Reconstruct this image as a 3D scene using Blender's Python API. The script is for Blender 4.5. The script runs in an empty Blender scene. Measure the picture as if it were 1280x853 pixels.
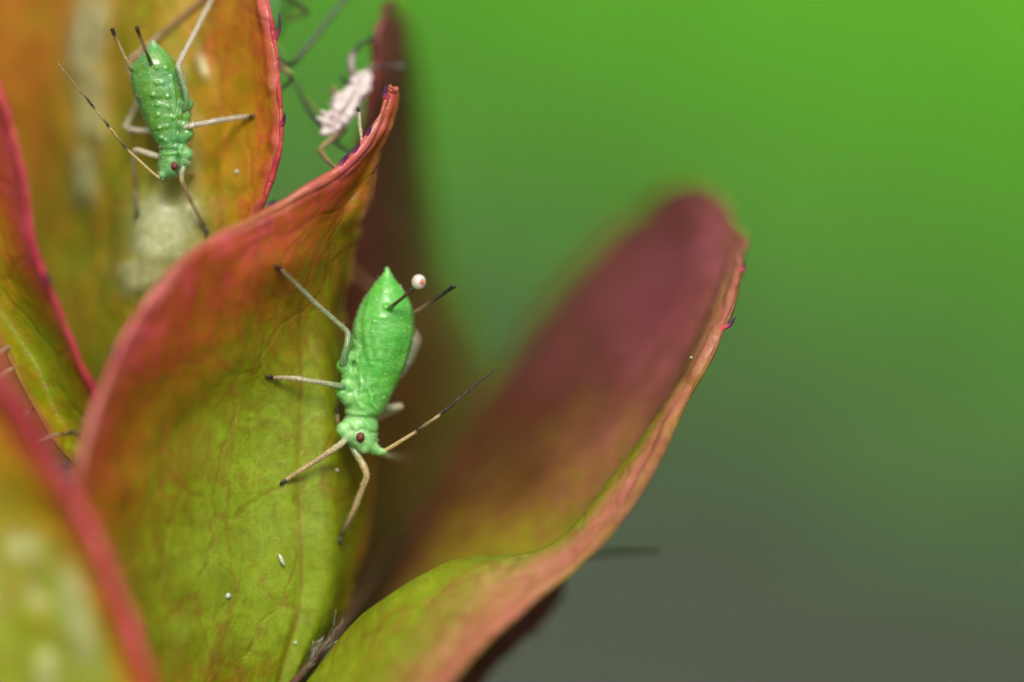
import bpy, math, random
import numpy as np
from mathutils import Vector, Matrix, noise as mnoise

# ------------------------------------------------------------------ scale: 1 unit = 1 mm
sc = bpy.context.scene
sc.unit_settings.system = 'METRIC'
sc.unit_settings.scale_length = 0.001
sc.unit_settings.length_unit = 'MILLIMETERS'
random.seed(7)
rng = np.random.default_rng(7)
R = math.radians

# ------------------------------------------------------------------ camera (macro lens, looking 20 degrees down)
DIST = 150.0
PITCH = R(20)
FWD = np.array((0, math.cos(PITCH), -math.sin(PITCH)))
UP = np.array((0, math.sin(PITCH), math.cos(PITCH)))
RT = np.array((1.0, 0, 0))
CAM = -FWD * DIST
cam_d = bpy.data.cameras.new('camera')
cam = bpy.data.objects.new('camera', cam_d)
sc.collection.objects.link(cam)
cam.location = CAM
cam.rotation_euler = (R(90) - PITCH, 0, 0)
cam_d.sensor_width = 36
cam_d.lens = 36 * DIST / 12.8
cam_d.clip_start = 1
cam_d.clip_end = 20000
cam_d.dof.use_dof = True
cam_d.dof.focus_distance = DIST + 0.05
APERTURE = 17.0                                    # diameter of the lens opening, mm
cam_d.dof.aperture_fstop = cam_d.lens * 1e-3 / APERTURE
sc.camera = cam

# ------------------------------------------------------------------ sky, sun, exposure
SUN_DIR = Vector((0.02, -0.52, 0.85)).normalized()
w = bpy.data.worlds.new('World'); sc.world = w; w.use_nodes = True
wn = w.node_tree; wn.nodes.clear()
sky = wn.nodes.new('ShaderNodeTexSky'); sky.sky_type = 'NISHITA'; sky.sun_disc = False
sky.sun_elevation = math.asin(SUN_DIR.z)
sky.sun_rotation = math.atan2(SUN_DIR.x, SUN_DIR.y)
sky.dust_density = 7.0; sky.air_density = 1.0; sky.ozone_density = 1.0
bg = wn.nodes.new('ShaderNodeBackground'); bg.inputs['Strength'].default_value = 0.085
wo = wn.nodes.new('ShaderNodeOutputWorld')
wn.links.new(sky.outputs[0], bg.inputs[0]); wn.links.new(bg.outputs[0], wo.inputs[0])
sun_d = bpy.data.lights.new('sun', 'SUN'); sun_d.energy = 1.5; sun_d.angle = R(22); sun_d.color = (1, 0.95, 0.86)
sun = bpy.data.objects.new('sun', sun_d); sc.collection.objects.link(sun)
sun.rotation_euler = SUN_DIR.to_track_quat('Z', 'Y').to_euler()
sc.view_settings.view_transform = 'Standard'; sc.view_settings.look = 'None'
sc.view_settings.gamma = 1; sc.view_settings.use_curve_mapping = False
sc.view_settings.exposure = 1.0
sc.cycles.use_denoising = True
sc.cycles.max_bounces = 8

# ------------------------------------------------------------------ helpers
C = sc.collection
def P(px, py, d=0.0):
    """a point of the photograph (1280 wide) at depth d mm behind the plane of focus"""
    z = DIST + d
    return CAM + FWD * z + RT * ((px - 640) / 100 * z / DIST) + UP * ((426.5 - py) / 100 * z / DIST)
def Pv(a):
    a = np.asarray(a, float)
    z = (DIST + a[..., 2])[..., None]
    return CAM + FWD * z + RT * ((a[..., 0, None] - 640) / 100 * z / DIST) + UP * ((426.5 - a[..., 1, None]) / 100 * z / DIST)
def unP(v):
    v = np.asarray(v) - CAM
    z = v @ FWD
    return np.stack([640 + 100 * (v @ RT) * DIST / z, 426.5 - 100 * (v @ UP) * DIST / z, z - DIST], -1)

def cr(pts, n):
    """Catmull-Rom resample of control rows (axis 0) to n rows"""
    p = np.asarray(pts, float)
    k = len(p)
    q = np.concatenate([[2 * p[0] - p[1]], p, [2 * p[-1] - p[-2]]])
    t = np.linspace(0, k - 1, n)
    i = np.clip(t.astype(int), 0, k - 2); f = t - i
    f = f.reshape((-1,) + (1,) * (p.ndim - 1))
    a, b, c, d = q[i], q[i + 1], q[i + 2], q[i + 3]
    return 0.5 * (2 * b + (c - a) * f + (2 * a - 5 * b + 4 * c - d) * f * f + (3 * b - a - 3 * c + d) * f ** 3)

def mesh_obj(name, verts, faces, mat, parent=None, smooth=True, attrs=None, uv=None, cols=None):
    me = bpy.data.meshes.new(name)
    me.from_pydata([tuple(map(float, v)) for v in verts], [], [tuple(map(int, f)) for f in faces])
    if smooth: me.polygons.foreach_set('use_smooth', [True] * len(me.polygons))
    add_attrs(me, attrs, uv, cols)
    if mat: me.materials.append(mat)
    o = bpy.data.objects.new(name, me); C.objects.link(o)
    if parent: o.parent = parent
    return o
def add_attrs(me, attrs=None, uv=None, cols=None):
    for k, v in (attrs or {}).items():
        me.attributes.new(k, 'FLOAT', 'POINT').data.foreach_set('value', np.asarray(v, np.float32))
    if uv is not None:
        a = me.attributes.new('place', 'FLOAT_VECTOR', 'POINT')
        a.data.foreach_set('vector', np.asarray(uv, np.float32).ravel())
    if cols is not None:
        a = me.attributes.new('Col', 'FLOAT_COLOR', 'POINT')
        a.data.foreach_set('color', np.asarray(cols, np.float32).ravel())
def tag(o, label=None, cat=None, group=None, kind=None):
    if label: o['label'] = label
    if cat: o['category'] = cat
    if group: o['group'] = group
    if kind: o['kind'] = kind
    return o
def empty(name, loc):
    o = bpy.data.objects.new(name, None); C.objects.link(o); o.location = loc
    o.empty_display_size = 0.2
    return o
def adopt(root):
    """children were built in world coordinates: keep them there under a root that is not at the origin"""
    inv = Matrix.Translation(-Vector(root.location))
    for ch in root.children: ch.matrix_parent_inverse = inv

# ------------------------------------------------------------------ materials
def new_mat(name):
    m = bpy.data.materials.new(name); m.use_nodes = True
    nt = m.node_tree; nt.nodes.clear()
    return m, nt
class NT:
    def __init__(s, nt): s.nt = nt
    def n(s, t, **kw):
        x = s.nt.nodes.new(t)
        for k, v in kw.items():
            if k.startswith('_'): setattr(x, k[1:], v)
        return x
    def l(s, a, b): s.nt.links.new(a, b)
    def math(s, op, a, b=None, c=None, clamp=False):
        x = s.nt.nodes.new('ShaderNodeMath'); x.operation = op; x.use_clamp = clamp
        for i, v in enumerate((a, b, c)):
            if v is None: continue
            if isinstance(v, (int, float)): x.inputs[i].default_value = v
            else: s.l(v, x.inputs[i])
        return x.outputs[0]
    def noise(s, vec, scale, detail=3, rough=0.55, dist=0.0):
        x = s.nt.nodes.new('ShaderNodeTexNoise')
        x.inputs['Scale'].default_value = scale; x.inputs['Detail'].default_value = detail
        x.inputs['Roughness'].default_value = rough; x.inputs['Distortion'].default_value = dist
        if vec is not None: s.l(vec, x.inputs['Vector'])
        return x
    def ramp(s, fac, stops, interp='LINEAR'):
        x = s.nt.nodes.new('ShaderNodeValToRGB'); x.color_ramp.interpolation = interp
        e = x.color_ramp.elements
        while len(e) < len(stops): e.new(0.5)
        for i, (p, c) in enumerate(stops):
            e[i].position = p; e[i].color = (*c, 1) if len(c) == 3 else c
        if fac is not None: s.l(fac, x.inputs[0])
        return x
    def mix(s, fac, a, b, mode='MIX'):
        x = s.nt.nodes.new('ShaderNodeMix'); x.data_type = 'RGBA'; x.blend_type = mode
        if isinstance(fac, (int, float)): x.inputs[0].default_value = fac
        else: s.l(fac, x.inputs[0])
        for i, v in ((6, a), (7, b)):
            if isinstance(v, tuple): x.inputs[i].default_value = (*v, 1)
            else: s.l(v, x.inputs[i])
        return x.outputs[2]
    def maprange(s, v, a, b, c=0.0, d=1.0, smooth=True):
        x = s.nt.nodes.new('ShaderNodeMapRange')
        x.interpolation_type = 'SMOOTHSTEP' if smooth else 'LINEAR'
        s.l(v, x.inputs[0])
        for i, q in enumerate((a, b, c, d)): x.inputs[i + 1].default_value = q
        return x.outputs[0]
    def attr(s, name):
        x = s.nt.nodes.new('ShaderNodeAttribute'); x.attribute_name = name; return x

def leaf_material(name, stops, vein=(0.20, 0.045, 0.012), rough=0.42, transl=0.28, vein_amt=0.34, big=0.42, spec=0.32):
    m, nt = new_mat(name); t = NT(nt)
    red = t.attr('red').outputs['Fac']
    pale_sheen = t.attr('pale_sheen').outputs['Fac']
    uv = t.attr('place').outputs['Vector']        # x across from midrib, y along, in mm
    geo = t.n('ShaderNodeNewGeometry').outputs['Position']
    n1 = t.noise(geo, 0.9, 4, 0.6, 0.4).outputs['Fac']
    n2 = t.noise(geo, 4.5, 4, 0.65, 0.5).outputs['Fac']
    n3 = t.noise(geo, 22, 3, 0.6).outputs['Fac']
    # streaks along the leaf
    mp = t.n('ShaderNodeMapping'); mp.inputs['Scale'].default_value = (7.0, 0.9, 1)
    t.l(uv, mp.inputs['Vector'])
    n4 = t.noise(mp.outputs[0], 1.0, 4, 0.6, 0.6).outputs['Fac']
    p = t.math('ADD', red, t.math('MULTIPLY', t.math('SUBTRACT', n1, 0.5), big))
    p = t.math('ADD', p, t.math('MULTIPLY', t.math('SUBTRACT', n2, 0.5), 0.62))
    p = t.math('ADD', p, t.math('MULTIPLY', t.math('SUBTRACT', n3, 0.5), 0.16))
    p = t.math('ADD', p, t.math('MULTIPLY', t.math('SUBTRACT', n4, 0.5), 0.36), clamp=True)
    col = t.ramp(p, stops).outputs[0]
    pk = t.math('ADD', t.attr('pink').outputs['Fac'], t.math('MULTIPLY', t.math('SUBTRACT', n2, 0.5), 0.25), clamp=True)
    col = t.mix(t.maprange(pk, 0.12, 1.0, 0, 1, False), col, (0.47, 0.155, 0.105))
    nl = t.noise(geo, 2.3, 5, 0.68, 0.9).outputs['Fac']
    col = t.mix(t.maprange(nl, 0.42, 0.72, 0, 0.42), col, t.mix(1.0, col, (1.75, 1.75, 3.0), 'MULTIPLY'))
    col = t.mix(t.maprange(nl, 0.48, 0.28, 0, 0.55), col, t.mix(1.0, col, (0.62, 0.58, 0.6), 'MULTIPLY'))
    ncell = t.n('ShaderNodeTexVoronoi', _feature='F1'); ncell.inputs['Scale'].default_value = 34; t.l(geo, ncell.inputs['Vector'])
    # net of veins
    wv = t.n('ShaderNodeVectorMath', _operation='ADD')
    nv = t.noise(uv, 1.6, 2).outputs['Color']
    sc_ = t.n('ShaderNodeVectorMath', _operation='SCALE'); t.l(nv, sc_.inputs[0]); sc_.inputs['Scale'].default_value = 0.55
    t.l(uv, wv.inputs[0]); t.l(sc_.outputs[0], wv.inputs[1])
    mp2 = t.n('ShaderNodeMapping'); mp2.inputs['Scale'].default_value = (1.0, 0.62, 1)
    t.l(wv.outputs[0], mp2.inputs['Vector'])
    vo = t.n('ShaderNodeTexVoronoi', _feature='DISTANCE_TO_EDGE', _voronoi_dimensions='2D'); vo.inputs['Scale'].default_value = 1.25
    t.l(mp2.outputs[0], vo.inputs['Vector'])
    vo2 = t.n('ShaderNodeTexVoronoi', _feature='DISTANCE_TO_EDGE', _voronoi_dimensions='2D'); vo2.inputs['Scale'].default_value = 4.6
    t.l(wv.outputs[0], vo2.inputs['Vector'])
    v1 = t.maprange(vo.outputs['Distance'], 0.0, 0.075, 1, 0)
    v2 = t.maprange(vo2.outputs['Distance'], 0.0, 0.06, 1, 0)
    sx = t.n('ShaderNodeSeparateXYZ'); t.l(uv, sx.inputs[0])
    midr = t.maprange(t.math('ABSOLUTE', t.math('ADD', sx.outputs[0], t.math('MULTIPLY', t.math('SUBTRACT', n1, 0.5), 0.12))), 0.0, 0.05, 1, 0)
    va = t.math('MULTIPLY', t.math('MULTIPLY', v1, vein_amt), t.maprange(n2, 0.3, 0.65))
    va = t.math('MAXIMUM', va, t.math('MULTIPLY', t.math('MULTIPLY', midr, t.maprange(n4, 0.3, 0.6, 0.3, 1.0)), vein_amt * 1.4))
    side = t.math('ADD', t.math('ABSOLUTE', t.math('ADD', sx.outputs[0], t.math('MULTIPLY', t.math('SUBTRACT', n1, 0.5), 0.9))), -1.0)
    va = t.math('MAXIMUM', va, t.math('MULTIPLY', t.maprange(t.math('ABSOLUTE', side), 0.0, 0.07, 1, 0), vein_amt * 0.9))
    va = t.math('MAXIMUM', va, t.math('MULTIPLY', v2, vein_amt * 0.22), clamp=True)
    col = t.mix(va, col, vein)
    spk = t.maprange(n3, 0.60, 0.74, 0, 0.30)
    col = t.mix(spk, col, (0.30, 0.07, 0.015))
    sheen_fac = t.math('MULTIPLY', t.math('MULTIPLY', pale_sheen, t.maprange(n2, 0.25, 0.6, 0.45, 1.0)), t.maprange(vo2.outputs['Distance'], 0.0, 0.12, 0.75, 0.95))
    col = t.mix(sheen_fac, col, (0.47, 0.52, 0.29))  # pale patch colour; paints sky sheen on the upper left leaf
    # relief
    h = t.math('MULTIPLY', v1, -0.012)
    h = t.math('ADD', h, t.math('MULTIPLY', v2, -0.0022))
    h = t.math('ADD', h, t.math('MULTIPLY', n2, 0.035))
    h = t.math('ADD', h, t.math('MULTIPLY', n3, 0.006))
    h = t.math('ADD', h, t.math('MULTIPLY', ncell.outputs['Distance'], -0.0025))
    h = t.math('ADD', h, t.math('MULTIPLY', n4, 0.02))
    bp = t.n('ShaderNodeBump'); bp.inputs['Strength'].default_value = 0.5; bp.inputs['Distance'].default_value = 1.0
    t.l(h, bp.inputs['Height'])
    pb = t.n('ShaderNodeBsdfPrincipled')
    t.l(col, pb.inputs['Base Color']); t.l(bp.outputs[0], pb.inputs['Normal'])
    edg = t.attr('edge').outputs['Fac']
    rg = t.math('MULTIPLY', t.maprange(n2, 0.3, 0.7, rough - 0.1, rough + 0.12), t.maprange(edg, 0.1, 0.35, 0.38, 1.0))
    rg = t.math('MULTIPLY', rg, t.math('SUBTRACT', 1.0, t.math('MULTIPLY', pale_sheen, 0.6)))
    t.l(rg, pb.inputs['Roughness'])
    pb.inputs['Specular IOR Level'].default_value = spec
    tr = t.n('ShaderNodeBsdfTranslucent')
    t.l(t.mix(1.0, col, (1.0, 0.85, 0.55), 'MULTIPLY'), tr.inputs['Color'])
    mx = t.n('ShaderNodeMixShader'); mx.inputs[0].default_value = transl
    t.l(pb.outputs[0], mx.inputs[1]); t.l(tr.outputs[0], mx.inputs[2])
    o = t.n('ShaderNodeOutputMaterial'); t.l(mx.outputs[0], o.inputs[0])
    return m

GREEN = [(0.0, (0.185, 0.265, 0.008)), (0.12, (0.165, 0.205, 0.004)), (0.26, (0.170, 0.145, 0.003)), (0.40, (0.230, 0.128, 0.003)),
         (0.54, (0.285, 0.092, 0.006)), (0.70, (0.35, 0.060, 0.016)), (0.86, (0.44, 0.065, 0.065)), (1.0, (0.40, 0.035, 0.06))]
MAROON = [(0.0, (0.165, 0.225, 0.006)), (0.20, (0.185, 0.165, 0.006)), (0.38, (0.160, 0.090, 0.010)), (0.55, (0.085, 0.036, 0.010)), (0.68, (0.11, 0.030, 0.018)),  # dark brown stops hold pigment plus painted shade of the right leaf's hollow
          (0.82, (0.235, 0.060, 0.058)), (1.0, (0.16, 0.032, 0.038))]
M_LEAF = leaf_material('young_leaf', GREEN)
M_LEAF4 = leaf_material('shaded_brown_leaf', [(0, (0.11, 0.125, 0.010)), (0.3, (0.085, 0.060, 0.006)), (0.6, (0.085, 0.030, 0.010)), (0.8, (0.12, 0.030, 0.020)), (1, (0.36, 0.075, 0.075))], rough=0.6)  # brown pigment darkened further, with the shade between the leaves painted in
GOLDEN = [(0.0, (0.19, 0.25, 0.006)), (0.20, (0.245, 0.205, 0.004)), (0.38, (0.34, 0.195, 0.006)),
          (0.54, (0.40, 0.135, 0.010)), (0.70, (0.42, 0.075, 0.020)), (0.86, (0.46, 0.065, 0.065)), (1.0, (0.42, 0.035, 0.06))]
M_LEAF5 = leaf_material('golden_leaf', GOLDEN, rough=0.38, big=0.5)
M_LEAF2 = leaf_material('maroon_leaf', MAROON, rough=0.58, big=0.62, spec=0.2)

def simple_mat(name, col, rough=0.4, spec=0.5, nscale=6, var=0.25, sss=0.0, ssr=(0.2, 0.1, 0.05), transl=0.0, bump=0.02, col2=None):
    m, nt = new_mat(name); t = NT(nt)
    geo = t.n('ShaderNodeNewGeometry').outputs['Position']
    n = t.noise(geo, nscale, 4, 0.6).outputs['Fac']
    n_b = t.noise(geo, nscale * 5, 3, 0.6).outputs['Fac']
    c2 = col2 or tuple(c * (1 - var) for c in col)
    c = t.mix(t.maprange(n, 0.3, 0.7), col, c2)
    pb = t.n('ShaderNodeBsdfPrincipled'); t.l(c, pb.inputs['Base Color'])
    t.l(t.maprange(n_b, 0.3, 0.7, max(0.05, rough - 0.1), rough + 0.1), pb.inputs['Roughness'])
    pb.inputs['Specular IOR Level'].default_value = spec
    if sss:
        pb.inputs['Subsurface Weight'].default_value = sss
        pb.inputs['Subsurface Radius'].default_value = ssr; pb.inputs['Subsurface Scale'].default_value = 1.0
    bp = t.n('ShaderNodeBump'); bp.inputs['Strength'].default_value = 0.6; bp.inputs['Distance'].default_value = bump
    t.l(t.math('ADD', n, t.math('MULTIPLY', n_b, 0.4)), bp.inputs['Height']); t.l(bp.outputs[0], pb.inputs['Normal'])
    o = t.n('ShaderNodeOutputMaterial')
    if transl:
        tr = t.n('ShaderNodeBsdfTranslucent'); t.l(c, tr.inputs[0])
        mx = t.n('ShaderNodeMixShader'); mx.inputs[0].default_value = transl
        t.l(pb.outputs[0], mx.inputs[1]); t.l(tr.outputs[0], mx.inputs[2]); t.l(mx.outputs[0], o.inputs[0])
    else: t.l(pb.outputs[0], o.inputs[0])
    return m
M_STEM = simple_mat('purple_stem', (0.070, 0.032, 0.020), 0.7, 0.2, 3, col2=(0.065, 0.048, 0.014))
M_HAIR = simple_mat('white_hair', (0.86, 0.84, 0.76), 0.3, 0.6, 9, transl=0.3)
M_SPECK = simple_mat('white_speck', (0.38, 0.42, 0.33), 0.4, 0.5, 20, var=0.1)
M_EYE = simple_mat('red_eye', (0.14, 0.010, 0.008), 0.22, 0.5, 40, var=0.7, bump=0.02)
M_DARK = simple_mat('dark_tarsus', (0.016, 0.011, 0.009), 0.28, 0.6, 30)
M_DROP = simple_mat('honeydew', (0.74, 0.70, 0.62), 0.10, 0.9, 16, var=0.12, sss=0.4, ssr=(0.05, 0.04, 0.03), bump=0.002)
_pb = [n for n in M_DROP.node_tree.nodes if n.type == 'BSDF_PRINCIPLED'][0]
_pb.inputs['Transmission Weight'].default_value = 0.3; _pb.inputs['Coat Weight'].default_value = 0.8; _pb.inputs['Coat Roughness'].default_value = 0.04
M_DROPSPOT = simple_mat('orange_spot', (0.62, 0.16, 0.03), 0.25, 0.6, 20)
M_HUSK = simple_mat('white_husk', (0.86, 0.81, 0.80), 0.45, 0.5, 8, col2=(0.76, 0.66, 0.63), transl=0.45, bump=0.05)

def col_mat(name, rough=0.25, spec=0.6, transl=0.2, bump=0.02, nscale=40, trans=0.0, coat=1.0, mott=0.38):
    m, nt = new_mat(name); t = NT(nt)
    geo = t.n('ShaderNodeNewGeometry').outputs['Position']
    n = t.noise(geo, nscale, 3, 0.6).outputs['Fac']
    c = t.attr('Col').outputs['Color']
    c = t.mix(t.maprange(n, 0.44, 0.62, 0, mott), c, t.mix(1.0, c, (0.46, 0.36, 0.20), 'MULTIPLY'))
    pb = t.n('ShaderNodeBsdfPrincipled'); t.l(c, pb.inputs['Base Color'])
    pb.inputs['Roughness'].default_value = rough; pb.inputs['Specular IOR Level'].default_value = spec
    pb.inputs['Coat Weight'].default_value = coat; pb.inputs['Coat Roughness'].default_value = 0.06
    pb.inputs['Transmission Weight'].default_value = trans; pb.inputs['IOR'].default_value = 1.38
    bp = t.n('ShaderNodeBump'); bp.inputs['Strength'].default_value = 0.9; bp.inputs['Distance'].default_value = bump
    t.l(n, bp.inputs['Height']); t.l(bp.outputs[0], pb.inputs['Normal'])
    tr = t.n('ShaderNodeBsdfTranslucent'); t.l(c, tr.inputs[0])
    mx = t.n('ShaderNodeMixShader'); mx.inputs[0].default_value = transl
    t.l(pb.outputs[0], mx.inputs[1]); t.l(tr.outputs[0], mx.inputs[2])
    o = t.n('ShaderNodeOutputMaterial'); t.l(mx.outputs[0], o.inputs[0])
    return m
M_LIMB = col_mat('limb_cuticle', 0.14, 0.9, 0.38, 0.05, 40, trans=0.2)
M_TOOTH = col_mat('purple_tooth', 0.55, 0.25, 0.1, 0.01, 20, coat=0.0)

def body_mat(name, base, dark, pale, rough=0.34, spec=0.5):
    m, nt = new_mat(name); t = NT(nt)
    geo = t.n('ShaderNodeNewGeometry').outputs['Position']
    n = t.noise(geo, 3.2, 4, 0.6, 0.5).outputs['Fac']
    nf = t.noise(geo, 16, 4, 0.65, 0.4).outputs['Fac']
    ng = t.noise(geo, 60, 2, 0.6).outputs['Fac']
    c = t.mix(t.maprange(n, 0.32, 0.68), base, dark)
    pa = t.attr('pale').outputs['Fac']
    c = t.mix(t.math('ADD', pa, t.math('MULTIPLY', t.math('SUBTRACT', nf, 0.5), 0.9), clamp=True), c, pale)
    c = t.mix(t.maprange(nf, 0.60, 0.75, 0, 0.35), c, pale)
    wv = t.n('ShaderNodeVectorMath', _operation='ADD'); sv_ = t.n('ShaderNodeVectorMath', _operation='SCALE'); sv_.inputs['Scale'].default_value = 0.22
    t.l(t.noise(geo, 6, 2).outputs['Color'], sv_.inputs[0]); t.l(geo, wv.inputs[0]); t.l(sv_.outputs[0], wv.inputs[1])
    vc = t.n('ShaderNodeTexVoronoi', _feature='DISTANCE_TO_EDGE'); vc.inputs['Scale'].default_value = 6.5; t.l(wv.outputs[0], vc.inputs['Vector'])
    ln = t.math('MULTIPLY', t.maprange(vc.outputs['Distance'], 0.0, 0.07, 1, 0), t.maprange(n, 0.4, 0.6, 0.1, 1.0))
    c = t.mix(t.math('MULTIPLY', ln, 0.22), c, pale)
    dk = t.noise(geo, 9, 3, 0.6).outputs['Fac']
    c = t.mix(t.maprange(dk, 0.52, 0.70, 0, 0.45), c, dark)
    pb = t.n('ShaderNodeBsdfPrincipled'); t.l(c, pb.inputs['Base Color'])
    t.l(t.maprange(nf, 0.3, 0.7, rough - 0.10, rough + 0.12), pb.inputs['Roughness'])
    pb.inputs['Specular IOR Level'].default_value = spec
    pb.inputs['Subsurface Weight'].default_value = 0.8
    pb.inputs['Subsurface Radius'].default_value = (0.12, 0.30, 0.08); pb.inputs['Subsurface Scale'].default_value = 1.0
    pb.inputs['Coat Weight'].default_value = 0.22; pb.inputs['Coat Roughness'].default_value = 0.10
    h = t.math('ADD', t.math('MULTIPLY', nf, 0.008), t.math('MULTIPLY', ng, 0.002))
    h = t.math('ADD', h, t.math('ADD', t.math('MULTIPLY', ln, 0.0025), t.math('MULTIPLY', n, 0.025)))
    bp = t.n('ShaderNodeBump'); bp.inputs['Strength'].default_value = 0.8; bp.inputs['Distance'].default_value = 1.0
    t.l(h, bp.inputs['Height']); t.l(bp.outputs[0], pb.inputs['Normal'])
    o = t.n('ShaderNodeOutputMaterial'); t.l(pb.outputs[0], o.inputs[0])
    return m
M_BODY1 = body_mat('bright_green_cuticle', (0.098, 0.385, 0.048), (0.045, 0.29, 0.022), (0.27, 0.49, 0.20), rough=.40, spec=.4)
M_BODY2 = body_mat('deep_green_cuticle', (0.055, 0.235, 0.060), (0.095, 0.25, 0.020), (0.20, 0.38, 0.19), rough=0.30)

# ------------------------------------------------------------------ background: soil and a low green ground cover, far out of focus
GZ = -60.0
def build_ground():
    m, nt = new_mat('grey_soil'); t = NT(nt)
    geo = t.n('ShaderNodeNewGeometry').outputs['Position']
    n = t.noise(geo, 0.06, 5, 0.6).outputs['Fac']; nf = t.noise(geo, 0.8, 5, 0.7).outputs['Fac']
    c = t.mix(t.maprange(n, 0.3, 0.7), (0.052, 0.066, 0.040), (0.046, 0.058, 0.036))
    pb = t.n('ShaderNodeBsdfPrincipled'); t.l(c, pb.inputs['Base Color']); pb.inputs['Roughness'].default_value = 0.9
    bp = t.n('ShaderNodeBump'); bp.inputs['Distance'].default_value = 1.5; t.l(nf, bp.inputs['Height']); t.l(bp.outputs[0], pb.inputs['Normal'])
    o = t.n('ShaderNodeOutputMaterial'); t.l(pb.outputs[0], o.inputs[0])
    S = 4000; N = 40
    g = np.sign(np.linspace(-1, 1, N)) * np.abs(np.linspace(-1, 1, N)) ** 3 * S
    v = [(x, y, GZ + 1.2 * mnoise.noise((x * 0.03, y * 0.03, 0))) for y in g for x in g]
    f = [(j * N + i, j * N + i + 1, (j + 1) * N + i + 1, (j + 1) * N + i) for j in range(N - 1) for i in range(N - 1)]
    tag(mesh_obj('ground', v, f, m), kind='structure')
build_ground()

def build_cover():
    """small oval leaves lying a few millimetres above the soil; dense to the upper right, thinning towards bare soil"""
    m, nt = new_mat('bright_ground_cover'); t = NT(nt)
    geo = t.n('ShaderNodeNewGeometry').outputs['Position']
    n = t.noise(geo, 0.12, 3).outputs['Fac']
    c = t.mix(t.maprange(n, 0.3, 0.7), (0.150, 0.52, 0.032), (0.125, 0.44, 0.026))
    pb = t.n('ShaderNodeBsdfPrincipled'); t.l(c, pb.inputs['Base Color']); pb.inputs['Roughness'].default_value = 0.6
    pb.inputs['Specular IOR Level'].default_value = 0.12
    tr = t.n('ShaderNodeBsdfTranslucent'); t.l(c, tr.inputs[0])
    mx = t.n('ShaderNodeMixShader'); mx.inputs[0].default_value = 0.25
    t.l(pb.outputs[0], mx.inputs[1]); t.l(tr.outputs[0], mx.inputs[2])
    o = t.n('ShaderNodeOutputMaterial'); t.l(mx.outputs[0], o.inputs[0])
    V = []; F = []
    n = 0
    while n < 26000:
        x = rng.uniform(-160, 200); y = rng.uniform(60, 420)
        # distance into the green patch from its slanting border
        s = (y - 166) * 0.9 + x * 0.9 + 10 * mnoise.noise((x * 0.03, y * 0.03, 3.1))
        dens = min(1.0, max(0.0, s / 46.0 + 0.12))
        if rng.random() > dens ** 1.3: 
            if rng.random() < 0.5: continue
            if rng.random() > dens: continue
        z = GZ + rng.uniform(1.5, 9)
        a = rng.uniform(0, 6.283); L = rng.uniform(2.0, 3.6); W = L * 0.62
        tx, ty = rng.normal(0, 0.22, 2)
        ca, sa = math.cos(a), math.sin(a)
        b = len(V)
        for (u, q, k) in ((-1, 0, 0), (-0.4, -0.85, .12), (0.5, -0.8, .12), (1, 0, -.05), (0.5, 0.8, .12), (-0.4, 0.85, .12)):
            X = u * L; Y = q * W
            xx, yy = X * ca - Y * sa, X * sa + Y * ca
            V.append((x + xx, y + yy, z + tx * xx + ty * yy + k * L))
        F += [(b, b + 1, b + 2, b + 3), (b, b + 3, b + 4, b + 5)]
        n += 1
    tag(mesh_obj('ground_cover', V, F, m), 'blurred bright green ground cover leaves on the grey soil behind the shoot', 'ground cover', kind='stuff')
build_cover()

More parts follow.
